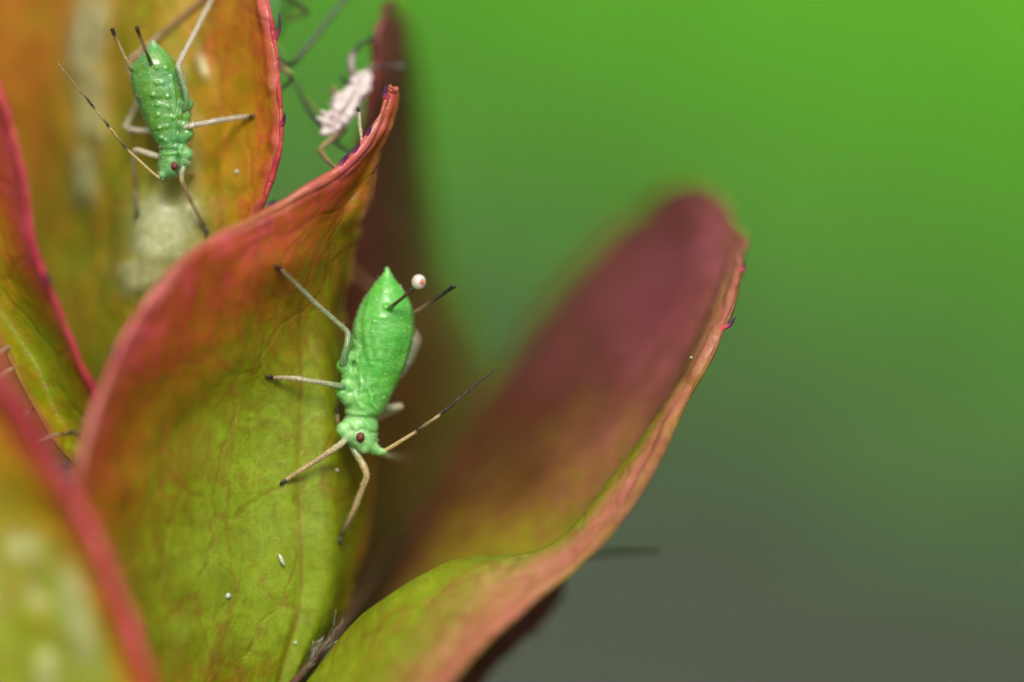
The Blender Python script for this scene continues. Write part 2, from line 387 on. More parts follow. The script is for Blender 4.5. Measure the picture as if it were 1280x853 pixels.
# ------------------------------------------------------------------ the shoot: leaves as lofted surfaces with thickness
LEAF = {}
def build_leaf(key, rows, red, mat, margin_mat, margin_r=0.07, n_v=150, n_u=90, thick=0.11, mid=0.5, wob=0.05, pale_sheen=None, roll=0.0, ruffle=0.03,
               edge_red=0.0, edge_w=0.35, teeth=(), sides='LR', pink=None, margin_pink=0.0, edge_pink=0.0, pink_w=.3, label=None, quilt=0.0, margin_label=None, tooth_len=0.15):
    rows = np.asarray(rows, float); red = np.asarray(red, float)
    nr, nc = rows.shape[:2]
    W = Pv(rows)                                                # world control points
    G = cr(W, n_v); G = np.swapaxes(cr(np.swapaxes(G, 0, 1), n_u), 0, 1)
    Rd = cr(red[..., None], n_v); Rd = np.swapaxes(cr(np.swapaxes(Rd, 0, 1), n_u), 0, 1)[..., 0]
    pk = np.zeros_like(red) if pink is None else np.asarray(pink, float)
    Pk = cr(pk[..., None], n_v); Pk = np.swapaxes(cr(np.swapaxes(Pk, 0, 1), n_u), 0, 1)[..., 0]
    du = np.linalg.norm(np.diff(G, axis=1), axis=2); su = np.concatenate([np.zeros((n_v, 1)), np.cumsum(du, 1)], 1)
    dv = np.linalg.norm(np.diff(G, axis=0), axis=2); sv = np.concatenate([np.zeros((1, n_u)), np.cumsum(dv, 0)], 0)
    left, right = su, su[:, -1:] - su
    top = sv[-1:, :] - sv
    edge = np.minimum(np.minimum(left, right), top)
    tu = np.gradient(G, axis=1); tv = np.gradient(G, axis=0)
    nrm = np.cross(tu, tv); nrm /= np.linalg.norm(nrm, axis=2, keepdims=True) + 1e-9
    # make the normal face the camera on average
    if (nrm @ FWD).mean() > 0: nrm = -nrm
    mcol = mid * (n_u - 1); mi = int(mcol)
    um = su[:, mi:mi + 1]
    U = su - um; Vv = sv.mean(1, keepdims=True) + 0 * su
    # uneven surface, midrib groove, slight bulging between veins, wavy margin
    disp = np.zeros((n_v, n_u))
    ko = sum(map(ord, key)) * 0.37
    for i in range(n_v):
        for j in range(n_u):
            p = Vector((U[i, j], Vv[i, j], ko))
            a = mnoise.noise(p * 0.9) + 0.5 * mnoise.noise(p * 2.1)
            disp[i, j] = wob * a
            if quilt: disp[i, j] += quilt * (1 - min(1, 2.2 * mnoise.voronoi(Vector((U[i, j] * 1.5, Vv[i, j] * 1.1, ko)))[0][0]))
    disp -= 0.035 * np.exp(-(U / 0.07) ** 2) * np.clip(edge / 0.4, 0, 1) * np.clip(1.2 - 1.5 * Vv / Vv.max(), .15, 1)
    disp += roll * np.exp(-((edge - .11) / .08) ** 2) * np.clip(np.array([.6 + 1.3 * mnoise.noise((k * .13, ko, 9)) for k in range(n_v)]), 0, 1.4)[:, None]
    outw = np.zeros_like(G); outw[:, :n_u // 2] = -tu[:, :n_u // 2]; outw[:, n_u // 2:] = tu[:, n_u // 2:]
    outw /= np.linalg.norm(outw, axis=2, keepdims=True) + 1e-9
    ruf = np.array([[mnoise.noise((sv[i, j] * 1.9, ko, 7.0 if j < n_u / 2 else 17.0)) + .6 * mnoise.noise((sv[i, j] * 5.0, ko, 3.0)) for j in (0, n_u - 1)] for i in range(n_v)])
    rufg = np.where(np.arange(n_u)[None, :] < n_u / 2, ruf[:, :1], ruf[:, 1:]) * np.exp(-(edge / .22) ** 2) * np.clip(top / 1.2, .1, 1)
    G = G + nrm * (disp + .8 * ruffle * rufg)[..., None] + outw * (ruffle * rufg)[..., None]
    Rd = Rd + edge_red * np.clip(1 - edge / edge_w, 0, 1) ** 1.3
    Pk = np.maximum(Pk, edge_pink * np.clip(1.25 - np.minimum(left, right) / pink_w, 0, 1) * np.array([.75 + .5 * mnoise.noise((k * .09, ko, 2)) for k in range(n_v)])[:, None])
    sheen_map = np.zeros((n_v, n_u))
    if pale_sheen:
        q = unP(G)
        for (px, py, rx, ry, ang, amt, lift) in pale_sheen:
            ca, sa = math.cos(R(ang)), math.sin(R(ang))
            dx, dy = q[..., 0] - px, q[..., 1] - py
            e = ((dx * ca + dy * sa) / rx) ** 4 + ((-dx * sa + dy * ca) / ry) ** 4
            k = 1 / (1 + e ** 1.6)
            sheen_map = np.maximum(sheen_map, amt * k)
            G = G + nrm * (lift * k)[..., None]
    # thickness: thinner towards the margin
    th = thick * np.clip(0.35 + edge / 0.5, 0.35, 1)
    B = G - nrm * th[..., None]
    idx = np.arange(n_v * n_u).reshape(n_v, n_u)
    q = np.stack([idx[:-1, :-1], idx[:-1, 1:], idx[1:, 1:], idx[1:, :-1]], -1).reshape(-1, 4)
    off = n_v * n_u
    faces = [tuple(x) for x in q] + [tuple(x[::-1] + off) for x in q]
    per = list(idx[0, :]) + list(idx[1:, -1]) + list(idx[-1, -2::-1]) + list(idx[-2:0:-1, 0])
    for a, b in zip(per, per[1:] + per[:1]): faces.append((a, a + off, b + off, b))
    V = np.concatenate([G.reshape(-1, 3), B.reshape(-1, 3)])
    place = np.stack([U, Vv, 0 * U + ko], -1).reshape(-1, 3)
    o = mesh_obj('leaf', V, faces, mat, attrs={'pink': np.tile(Pk.ravel(), 2), 'edge': np.tile(edge.ravel(), 2), 'red': np.tile(Rd.ravel(), 2), 'pale_sheen': np.tile(sheen_map.ravel(), 2)}, uv=np.tile(place, (2, 1)))
    LEAF[key] = (G, unP(G), nrm)
    if label: o['label'] = label
    # thickened margin all the way round the free edge
    mid_s = 0.5 * (G + B)
    path = {'LR': np.concatenate([mid_s[:, 0], mid_s[-1, 1:-1], mid_s[::-1, -1]]),
            'L': np.concatenate([mid_s[:, 0], mid_s[-1, 1:]]), 'R': np.concatenate([mid_s[:, -1], mid_s[-1, -2::-1]])}[sides]
    if margin_r:
        path = np.array([p for k, p in enumerate(path) if k % 2 == 0 or k == len(path) - 1])
        rr = np.array([margin_r * max(.3, 1 + 0.8 * mnoise.noise((k * 0.09, ko, 1.7)) + 0.5 * mnoise.noise((k * 0.3, ko, 5))) for k in range(len(path))])
        if sides != 'LR': rr *= np.clip((len(path) - 1 - np.arange(len(path))) / 20, .15, 1)
        v, f = tube(path, rr, 8)
        pl = np.stack([np.arange(len(path)) * .05, np.arange(len(path)) * .08, np.full(len(path), ko)], -1)
        mo = mesh_obj('margin', v, f, mat, o, attrs={'red': np.repeat([margin_mat + .3 * mnoise.noise((k * .07, ko, 4)) for k in range(len(path))], 8), 'pale_sheen': np.zeros(len(v)), 'edge': np.zeros(len(v)),
                             'pink': np.repeat([margin_pink * (1 + 1.2 * mnoise.noise((k * .1, ko, 6))) for k in range(len(path))], 8)}, uv=np.repeat(pl, 8, 0))
    for (side, fv, ln) in teeth:
        i = int(fv * (n_v - 1)); j = 0 if side == 'L' else n_u - 1
        base = mid_s[i, j]
        out = mid_s[i, j] - mid_s[i, 4 if j == 0 else n_u - 5]; out /= np.linalg.norm(out)
        al = mid_s[min(i + 2, n_v - 1), j] - mid_s[max(i - 2, 0), j]; al /= np.linalg.norm(al)
        d1 = out * 0.55 + al * 0.85; d1 /= np.linalg.norm(d1)
        d2 = out * 0.15 + al * 1.0; d2 /= np.linalg.norm(d2)
        p0 = base - d1 * ln * 0.9
        pts = cr([p0, base + out * ln * 0.05, base + d1 * ln * 0.55 + out * ln * 0.10, base + d1 * ln * 0.85 + d2 * ln * 0.45], 14)
        tr_ = max(margin_r, .04)
        r = np.interp(np.linspace(0, 1, 14), [0, 0.4, 0.7, 1], [tr_ * 0.5, tr_ * 0.95, tr_ * 0.6, 0.008])
        v, f = tube(pts, r, 8)
        kc = [np.array((.45, .06, .09)) * (1 - q) + np.array((.045, .014, .06)) * q for q in np.clip((np.linspace(0, 1, 14) - .35) / .35, 0, 1)]
        mesh_obj('tooth', v, f, M_TOOTH, o, cols=np.repeat(np.c_[np.array(kc), np.ones(14)], 8, 0))
    return o

def tube(path, radii, n=8, squash=None, close=True):
    p = np.asarray(path, float); r = np.broadcast_to(np.asarray(radii, float), (len(p),))
    t = np.gradient(p, axis=0); t /= np.linalg.norm(t, axis=1, keepdims=True) + 1e-12
    a = np.array((0.0, 0, 1)) if abs(t[0, 2]) < 0.9 else np.array((1.0, 0, 0))
    u = np.cross(t[0], a); u /= np.linalg.norm(u)
    V = []
    th = np.linspace(0, 2 * math.pi, n, endpoint=False)
    for k in range(len(p)):
        u = u - t[k] * (u @ t[k]); u /= np.linalg.norm(u) + 1e-12
        w_ = np.cross(t[k], u)
        V.append(p[k] + r[k] * (np.cos(th)[:, None] * u + np.sin(th)[:, None] * w_))
    V = np.concatenate(V)
    F = []
    for k in range(len(p) - 1):
        for i in range(n):
            j = (i + 1) % n
            F.append((k * n + i, k * n + j, (k + 1) * n + j, (k + 1) * n + i))
    if close:
        F.append(tuple(range(n))[::-1]); F.append(tuple((len(p) - 1) * n + i for i in range(n)))
    return V, F

def leaf_d(key, px, py, rad=7):
    """depth of the visible face of a leaf under a photo point"""
    q = LEAF[key][1].reshape(-1, 3)
    d2 = (q[:, 0] - px) ** 2 + (q[:, 1] - py) ** 2
    k = d2 < rad ** 2
    if k.any(): return float(q[k, 2].min() * 0.5 + q[k, 2].mean() * 0.5)
    return float(q[d2.argmin(), 2])

shoot_parts = []
# central leaf: boat shaped, left margin curling to the camera
A_rows = [
 [(112,960,-2.1),(190,960,-0.9),(262,955,-0.1),(318,950,0.35),(340,945,0.5),(360,940,1.0)],
 [(104,850,-2.1),(190,855,-0.9),(280,850,-0.1),(352,850,0.35),(372,848,0.5),(392,840,1.1)],
 [(99,740,-2.1),(190,745,-0.85),(288,745,-0.05),(376,745,0.35),(412,742,0.5),(444,735,1.3)],
 [(98,625,-2.1),(190,630,-0.85),(290,628,-0.05),(374,622,0.3),(424,618,0.5),(468,612,1.7)],
 [(118,518,-1.95),(202,522,-0.8),(298,520,-0.05),(378,508,0.25),(420,500,0.55),(452,492,1.7)],
 [(163,416,-1.7),(235,425,-0.95),(315,420,-0.3),(378,406,0.25),(410,402,0.5),(433,398,1.2)],
 [(236,319,-1.3),(290,335,-0.85),(345,335,-0.5),(392,325,0.0),(422,318,0.4),(446,312,0.8)],
 [(338,264,-0.5),(365,272,-0.35),(398,272,-0.1),(428,262,0.2),(445,258,0.3),(459,255,0.5)],
 [(436,204,-0.1),(448,205,0.0),(457,204,0.1),(464,202,0.2),(471,200,0.28),(478,196,0.4)],
 [(470,158,0.05),(476,158,0.1),(481,157,0.12),(485,157,0.18),(489,156,0.22),(492,154,0.3)],
 [(485,116,0.15),(488,113,0.17),(490,112,0.18),(493,112,0.2),(495,114,0.22),(497,118,0.28)]]
A_red = [
 [.55,.30,.26,.02,.02,.15],[.55,.24,.24,.0,.0,.15],[.58,.18,.02,-.04,.02,.2],[.64,.26,.02,-.02,.06,.25],[.70,.38,.12,.04,.10,.25],
 [.74,.56,.32,.22,.22,.2],[.74,.66,.54,.40,.28,.16],[.72,.68,.60,.46,.32,.2],[.70,.62,.56,.52,.50,.46],[.74,.68,.62,.6,.6,.6],[.85,.8,.8,.8,.8,.8]]
shoot_parts.append(build_leaf('A', A_rows, A_red, M_LEAF, .78, 0.05, 190, 110, mid=0.6, wob=0.05, edge_red=0.10, edge_w=.6, sides='L', margin_pink=.55,
    edge_pink=.7, pink_w=.22, ruffle=.06, roll=.03,
    pink=[[0]*6]*11,
    teeth=[('L',0.70,.15),('L',0.79,.17),('L',0.82,.14),('L',0.87,.13),('L',0.985,.13),('L',0.47,.15)], quilt=0.02,
    label='central boat shaped green leaf with orange left half and pinkish rolled margin'))
# upper left leaf, second insect stands in it
B_rows = [
 [(-60,580,4),(20,580,3.4),(80,580,2.7),(140,570,2.1),(190,550,1.6),(240,530,1.2)],
 [(-80,430,4.4),(10,430,3.4),(90,430,2.0),(160,420,1.1),(215,405,.8),(270,380,.6)],
 [(-90,300,4.6),(10,300,3.6),(95,300,2.1),(175,300,.85),(250,295,.7),(322,266,0.3)],
 [(-90,180,4.6),(10,180,3.6),(95,180,2.2),(180,180,.95),(268,180,.8),(351,178,0.15)],
 [(-90,90,4.6),(10,90,3.6),(95,90,2.4),(180,90,1.2),(268,90,0.9),(346,95,0.15)],
 [(-90,10,4.6),(10,10,3.7),(95,10,2.6),(180,10,1.3),(265,10,1.0),(338,15,0.3)],
 [(-80,-80,4.8),(15,-80,4),(95,-80,3),(170,-80,1.9),(245,-80,1.5),(312,-80,0.8)],
 [(-40,-170,5),(30,-170,4.4),(95,-170,3.6),(150,-170,2.8),(210,-170,2.4),(262,-170,1.8)]]
B_red = [[.25,.22,.18,.16,.2,.35],[.32,.25,.18,.14,.2,.42],[.42,.34,.22,.12,.16,.58],[.50,.42,.30,.16,.30,.54],
         [.54,.48,.38,.22,.36,.54],[.56,.50,.42,.28,.40,.56],[.6,.55,.48,.36,.5,.6],[.6,.6,.6,.5,.6,.7]]
shoot_parts.append(build_leaf('B', B_rows, B_red, M_LEAF5, .95, 0.032, 190, 120, mid=0.62, wob=0.06, edge_red=0.22, edge_w=0.25,
    teeth=[('R',0.66,.26),('R',0.47,.13)], quilt=0.05,
    pale_sheen=[(208,288,37,38,10,1.0,.10),(180,342,28,20,-20,.7,.06),(112,45,20,50,8,.75,.08),(116,130,18,46,0,.55,.08),(108,220,15,32,0,.6,.06),(252,84,5,14,-18,.8,.04)],  # glossy sky reflections painted as pale patches, also raised and smoother
    roll=.05, edge_pink=.6, pink_w=.16, sides='R', ruffle=.05, label='ochre and orange leaf at the upper left with a glossy crimson toothed margin'))
# narrow left leaf
C_rows = [
 [(100,640,-.1),(110,640,.0),(125,640,-.1),(140,640,-.2)],
 [(92,582,-.2),(102,575,-.05),(116,565,-.15),(130,555,-.35)],
 [(60,540,-.25),(80,532,-.1),(100,515,-.25),(118,490,-.55)],
 [(3,432,-.3),(35,435,-.1),(63,430,-.3),(84,418,-.8)],
 [(-58,340,-.3),(-25,345,-.1),(15,340,-.35),(47,330,-.95)],
 [(-105,220,-.2),(-65,222,-.1),(-18,220,-.4),(24,212,-1.05)],
 [(-140,110,-.1),(-100,112,.0),(-50,112,-.4),(-3,116,-1.05)],
 [(-165,0,0),(-130,0,.0),(-85,0,-.4),(-42,0,-1.05)]]
C_red = [[.2,.2,.2,.3],[.08,.08,.12,.4],[.10,.12,.14,.55],[.14,.16,.18,.66],[.24,.26,.34,.74],[.5,.5,.6,.82],[.7,.7,.75,.88],[.7,.75,.8,.9]]
shoot_parts.append(build_leaf('C', C_rows, C_red, M_LEAF5, .93, 0.05, 120, 60, mid=0.05, wob=0.05, edge_red=0.12, edge_w=0.3,
    teeth=[('R',0.53,.15)], sides='R', edge_pink=.3, pink_w=.2, label='narrow yellow green leaf with crimson margin at the left edge'))
# front left leaf, nearest to the camera
D_rows = [
 [(-220,960,-2.6),(-60,960,-2.5),(60,950,-2.5),(150,935,-2.7),(210,925,-3.0)],
 [(-220,800,-2.6),(-60,800,-2.5),(45,800,-2.5),(115,795,-2.65),(164,790,-3.0)],
 [(-220,690,-2.5),(-85,690,-2.4),(5,690,-2.45),(70,682,-2.6),(114,672,-3.0)],
 [(-230,590,-2.4),(-120,590,-2.3),(-40,585,-2.4),(18,580,-2.6),(60,573,-3.0)],
 [(-240,490,-2.3),(-155,485,-2.2),(-90,482,-2.3),(-40,476,-2.6),(0,468,-3.0)],
 [(-260,390,-2.2),(-190,388,-2.2),(-130,385,-2.3),(-85,378,-2.6),(-46,370,-3.0)]]
D_red = [[.2,.14,.08,.12,.8],[.2,.12,.06,.12,.82],[.2,.14,.10,.2,.84],[.3,.24,.26,.4,.86],[.3,.35,.4,.55,.86],[.4,.4,.5,.6,.86]]
shoot_parts.append(build_leaf('D', D_rows, D_red, M_LEAF5, .93, 0.09, 110, 70, mid=0.3, wob=0.07, edge_red=0.1, edge_w=0.4,
    pale_sheen=[(98,772,17,58,-14,.55,.04),(28,690,26,18,0,.3,.04),(58,850,16,30,0,.4,.04)], quilt=0.06, edge_pink=.35, pink_w=.3, sides='R',  # pale blotches coloured in and slightly raised
    label='blurred front leaf with thick crimson margin in the lower left corner'))
# maroon leaf behind the central one
E_rows = [
 [(395,800,4.2),(455,800,4.7),(520,790,5.6),(600,780,6.8)],
 [(410,600,3.4),(480,600,4.0),(555,600,5.2),(645,590,7.0)],
 [(415,450,2.6),(468,450,3.2),(530,450,4.6),(605,450,6.8)],
 [(428,330,2.2),(464,330,2.8),(505,330,4.2),(558,330,6.5)],
 [(445,200,2.0),(472,200,2.6),(500,200,3.9),(536,200,6.0)],
 [(470,100,1.5),(486,100,2.2),(503,100,3.4),(526,100,5.2)],
 [(476,48,1.4),(487,43,2.0),(500,42,3.0),(516,46,4.2)],
 [(487,8,1.6),(493,4,2.0),(499,4,2.6),(506,10,3.4)]]
E_red = [[.3]*4,[.4,.35,.25,.1],[.55,.5,.3,.1],[.7,.66,.45,.1],[.72,.7,.5,.12],[.95,.82,.65,.2],[1.05,1.0,.85,.5],[1.05,1.05,.95,.85]]
shoot_parts.append(build_leaf('E', E_rows, E_red, M_LEAF4, .9, 0.05, 120, 50, mid=0.5, wob=0.05, sides='L',
    label='blurred maroon brown leaf rising behind the central leaf tip'))
# right leaf: trough, crest and a band turned to the camera
F_rows = [
 [(395,930,2.2),(385,935,1.7),(378,935,1.1),(368,930,.5),(345,915,-.05),(420,955,-1.2),(470,980,-1.9)],
 [(430,850,2.4),(418,865,1.9),(410,868,1.2),(402,860,.5),(390,848,0),(470,888,-1.2),(520,912,-1.9)],
 [(478,745,3.1),(468,770,2.4),(468,788,1.5),(470,790,.75),(460,763,.0),(532,808,-1.1),(577,835,-1.8)],
 [(545,610,4.4),(540,660,3.2),(547,708,1.8),(562,730,.85),(562,703,.05),(612,742,-.8),(645,768,-1.4)],
 [(608,500,5.6),(614,570,3.8),(642,640,2.0),(676,700,.95),(690,680,.0),(710,694,-.5),(725,706,-.9)],
 [(665,400,6.4),(690,470,4.2),(725,540,2.2),(756,600,1.0),(771,591,.1),(790,601,-.25),(805,608,-.5)],
 [(728,322,6.6),(765,390,4.4),(798,446,2.3),(828,490,1.0),(839,491,.25),(851,495,.0),(860,498,-.1)],
 [(788,268,6.2),(825,320,4.2),(852,362,2.3),(877,393,1.0),(887,398,.4),(897,403,.15),(907,408,.05)],
 [(828,236,5.4),(862,270,3.9),(888,308,2.5),(904,330,1.5),(909,334,1.0),(917,339,.65),(925,345,.45)],
 [(862,226,4.6),(886,246,3.7),(905,268,2.9),(916,287,2.2),(921,294,1.8),(925,299,1.5),(929,304,1.15)],
 [(884,228,4.2),(898,241,3.6),(910,257,3.0),(916,276,2.5),(920,283,2.2),(923,288,1.9),(926,293,1.6)]]
F_red = [
 [.6,.5,.1,.0,.0,.16,.3],[.6,.5,.1,.0,.0,.14,.3],[.6,.5,.22,.06,.0,.14,.3],[.60,.52,.28,.12,.04,.18,.3],[.60,.56,.36,.18,.06,.24,.3],
 [.62,.66,.50,.26,.12,.30,.3],[.64,.74,.76,.54,.30,.36,.3],[.66,.78,.86,.80,.42,.38,.36],[.66,.76,.84,.82,.48,.42,.42],[.56,.70,.80,.80,.55,.5,.45],[.30,.42,.5,.5,.45,.45,.45]]
F_pink = [
 [0,0,0,0,0,.25,.95],[0,0,0,0,0,.25,.95],[0,0,0,0,0,.3,.95],[0,0,.05,.05,.0,.5,.8],[0,0,.12,.12,.05,.75,.55],
 [0,.05,.25,.35,.1,.75,.4],[0,.08,.2,.42,.2,.65,.45],[0,.08,.12,.45,.35,.5,.6],[.1,.15,.25,.5,.5,.5,.7],[.15,.25,.4,.5,.5,.5,.65],[.1,.2,.3,.4,.5,.5,.5]]
shoot_parts.append(build_leaf('F', F_rows, F_red, M_LEAF2, .42, 0.026, 190, 130, mid=0.33, wob=0.03, edge_red=0.0,
    teeth=[('R',0.70,.15),('R',0.82,.11),('R',0.90,.11)], quilt=0.02, sides='R', ruffle=.085, roll=.05, pink=F_pink, margin_pink=.25,
    label='large folded leaf on the right, maroon hollow above a yellow green fold'))
# dark leaf under the right one
G_rows = [
 [(520,930,1.6),(560,920,1.8),(598,890,2.0)],
 [(550,860,1.5),(590,866,1.8),(612,848,2.0)],
 [(600,800,1.5),(638,816,1.7),(653,805,1.9)],
 [(640,750,1.5),(678,772,1.7),(697,755,1.9)],
 [(680,705,1.5),(692,718,1.6),(703,716,1.7)]]
G_red = [[.95]*3]*5
M_LEAF3 = leaf_material('dark_leaf', [(0, (0.11, 0.06, 0.006)), (0.5, (0.09, 0.030, 0.005)), (1, (0.06, 0.016, 0.004))], transl=0.05, rough=0.6)
shoot_parts.append(build_leaf('G', G_rows, G_red, M_LEAF3, .6, 0.03, 60, 24, mid=0.5, wob=0.06, teeth=[], ruffle=.16,
    label='small dark brown leaf half hidden under the right leaf'))

# stalk in the angle between central and right leaf, with fine hairs
def build_stem():
    pts = cr([P(300,1020,1.1), P(345,890,.5), P(386,832,.5), P(426,784,1.0), P(462,730,2.2), P(490,692,3.6), P(510,670,4.6)], 60)
    r = np.interp(np.linspace(0, 1, 60), [0, .3, .6, 1], [.09, .055, .05, .04])
    v, f = tube(pts, r, 14)
    o = mesh_obj('stem', v, f, M_STEM)
    V = []; F = []
    for k in range(24):
        px, py = [(382,835),(388,826),(392,818),(398,812),(404,806),(410,798),(416,792)][k % 7]
        px += random.gauss(0, 4); py += random.gauss(0, 4)
        b = P(px, py, .5 + random.uniform(-.1, .1))
        tip = P(px + random.gauss(8, 5), py - random.uniform(8, 26), .12 + random.uniform(-.15, .2))
        bend = (b + tip) / 2 + RT * random.gauss(0, .02)
        vv, ff = tube(cr([b, bend, tip], 6), np.linspace(.0055, .002, 6), 5)
        F += [tuple(i + len(V) for i in q) for q in ff]; V += list(vv)
    h = mesh_obj('hair', V, F, M_HAIR, o); tag(h, kind='stuff')
    return o
shoot_parts.append(build_stem())
shoot = empty('plant_shoot', P(330, 960, 1))
tag(shoot, 'young plant shoot with red margined green and maroon leaves carrying the insects', 'plant')
bpy.context.view_layer.update()
for o in shoot_parts: o.parent = shoot
adopt(shoot)

# ------------------------------------------------------------------ aphids
PALE = (0.52, 0.62, 0.36); GOLD = (0.84, 0.68, 0.32); STRAW = (0.84, 0.80, 0.54); BLACK = (0.012, 0.009, 0.008)
BROWN = (0.10, 0.055, 0.025); MINT = (0.26, 0.50, 0.20); GREY = (0.05, 0.045, 0.035); TAN = (0.52, 0.34, 0.15)

def limb(name, pts, radii, cols, parent, hairs=0, n=10, smooth=0.22, mat=None, label=None, lump=0.12, hair_len=.05):
    """jointed limb through world points with a radius and a colour at each"""
    pts = [np.asarray(p, float) for p in pts]
    P_, R_, K_ = [], [], []
    L = [np.linalg.norm(pts[i + 1] - pts[i]) for i in range(len(pts) - 1)]
    for i in range(len(pts) - 1):
        m = max(4, int(L[i] / 0.035))
        for k in range(m):
            f = k / m
            P_.append(pts[i] * (1 - f) + pts[i + 1] * f); R_.append(radii[i] * (1 - f) + radii[i + 1] * f)
            K_.append(np.array(cols[i]) * (1 - f) + np.array(cols[i + 1]) * f)
    P_.append(pts[-1]); R_.append(radii[-1]); K_.append(np.array(cols[-1]))
    P_ = np.array(P_); R_ = np.array(R_); K_ = np.array(K_)
    for _ in range(3): P_[1:-1] = P_[1:-1] * 0.5 + 0.25 * (P_[:-2] + P_[2:])
    s = random.random() * 50
    R_ = 0.88 * R_ * np.array([1 + lump * mnoise.noise((k * 0.45, s, 0)) for k in range(len(R_))])
    V, F = tube(P_, R_, n)
    cols_v = np.repeat(np.concatenate([K_, np.ones((len(K_), 1))], 1), n, 0)
    V = list(V); F = list(F); cols_v = list(cols_v)
    for h in range(int(hairs * 1.8)):
        k = random.randrange(int(len(P_) * .25), len(P_) - 1)
        t = P_[min(k + 1, len(P_) - 1)] - P_[k]; t /= np.linalg.norm(t) + 1e-9
        a = np.random.default_rng(h + int(s * 100)).normal(size=3); a -= t * (a @ t); a /= np.linalg.norm(a)
        b = P_[k] + a * R_[k] * 0.8
        fl = random.random() < .6                                  # most hairs lie along the limb
        tip = b + ((a * 0.30 + t * 1.0) if fl else (a * .9 + t * .5)) * hair_len * random.uniform(.6, 1.2)
        c = np.cross(a, t) * (.008 if fl else .0045); e = t * 0.0045
        i0 = len(V)
        V += [b + c, b - c + e, b - e, tip]
        F += [(i0, i0 + 1, i0 + 3), (i0 + 1, i0 + 2, i0 + 3), (i0 + 2, i0, i0 + 3)]
        cols_v += [np.array((*np.clip(K_[k] * 1.4 + .16, 0, .95), 1))] * 4  # hairs coloured lighter than the limb to paint in its glints
    o = mesh_obj(name, V, F, mat or M_LIMB, parent, cols=np.array(cols_v))
    if label: o['label'] = label
    return o
def tip_part(name, a, b, c, parent, r=.022, mat=None):
    """the black foot: short shaft ending in a claw"""
    pts = cr([a, b, c], 10)
    v, f = tube(pts, np.interp(np.linspace(0, 1, 10), [0, .5, .8, 1], [r, r * 1.1, r * .7, r * .25]), 8)
    return mesh_obj(name, v, f, mat or M_DARK, parent)
def ball(px, py, d, r, sq=(1, 1, 1), n=16):
    c = P(px, py, d); V = []; F = []
    for i in range(n + 1):
        for j in range(n * 2):
            a = math.pi * i / n; b = math.pi * j / n
            V.append(c + r * (sq[0] * math.sin(a) * math.cos(b) * RT + sq[1] * math.cos(a) * UP + sq[2] * math.sin(a) * math.sin(b) * FWD))
    m = n * 2
    for i in range(n):
        for j in range(m): F.append((i * m + j, i * m + (j + 1) % m, (i + 1) * m + (j + 1) % m, (i + 1) * m + j))
    return V, F

def loft(stations, n=36, ns=70):
    st = cr(np.array(stations, float), ns)
    V = []
    th = np.linspace(0, 2 * math.pi, n, endpoint=False)
    for (lx, ly, rx, ry, d, dr) in st:
        for a in th:
            k = math.cos(a); q = (k + 1) / 2
            V.append(P(lx + (rx - lx) * q, ly + (ry - ly) * q, d - dr * math.sin(a)))
    F = []
    for i in range(ns - 1):
        for j in range(n): F.append((i * n + j, i * n + (j + 1) % n, (i + 1) * n + (j + 1) % n, (i + 1) * n + j))
    F.append(tuple(range(n))[::-1]); F.append(tuple((ns - 1) * n + j for j in range(n)))
    return V, F
def seg_dist(q, line):
    best = np.full(len(q), 1e9)
    for a, b in zip(line[:-1], line[1:]):
        a = np.array(a, float); b = np.array(b, float); ab = b - a
        t = np.clip(((q - a) @ ab) / (ab @ ab), 0, 1)
        best = np.minimum(best, np.linalg.norm(q - (a + t[:, None] * ab), axis=1))
    return best

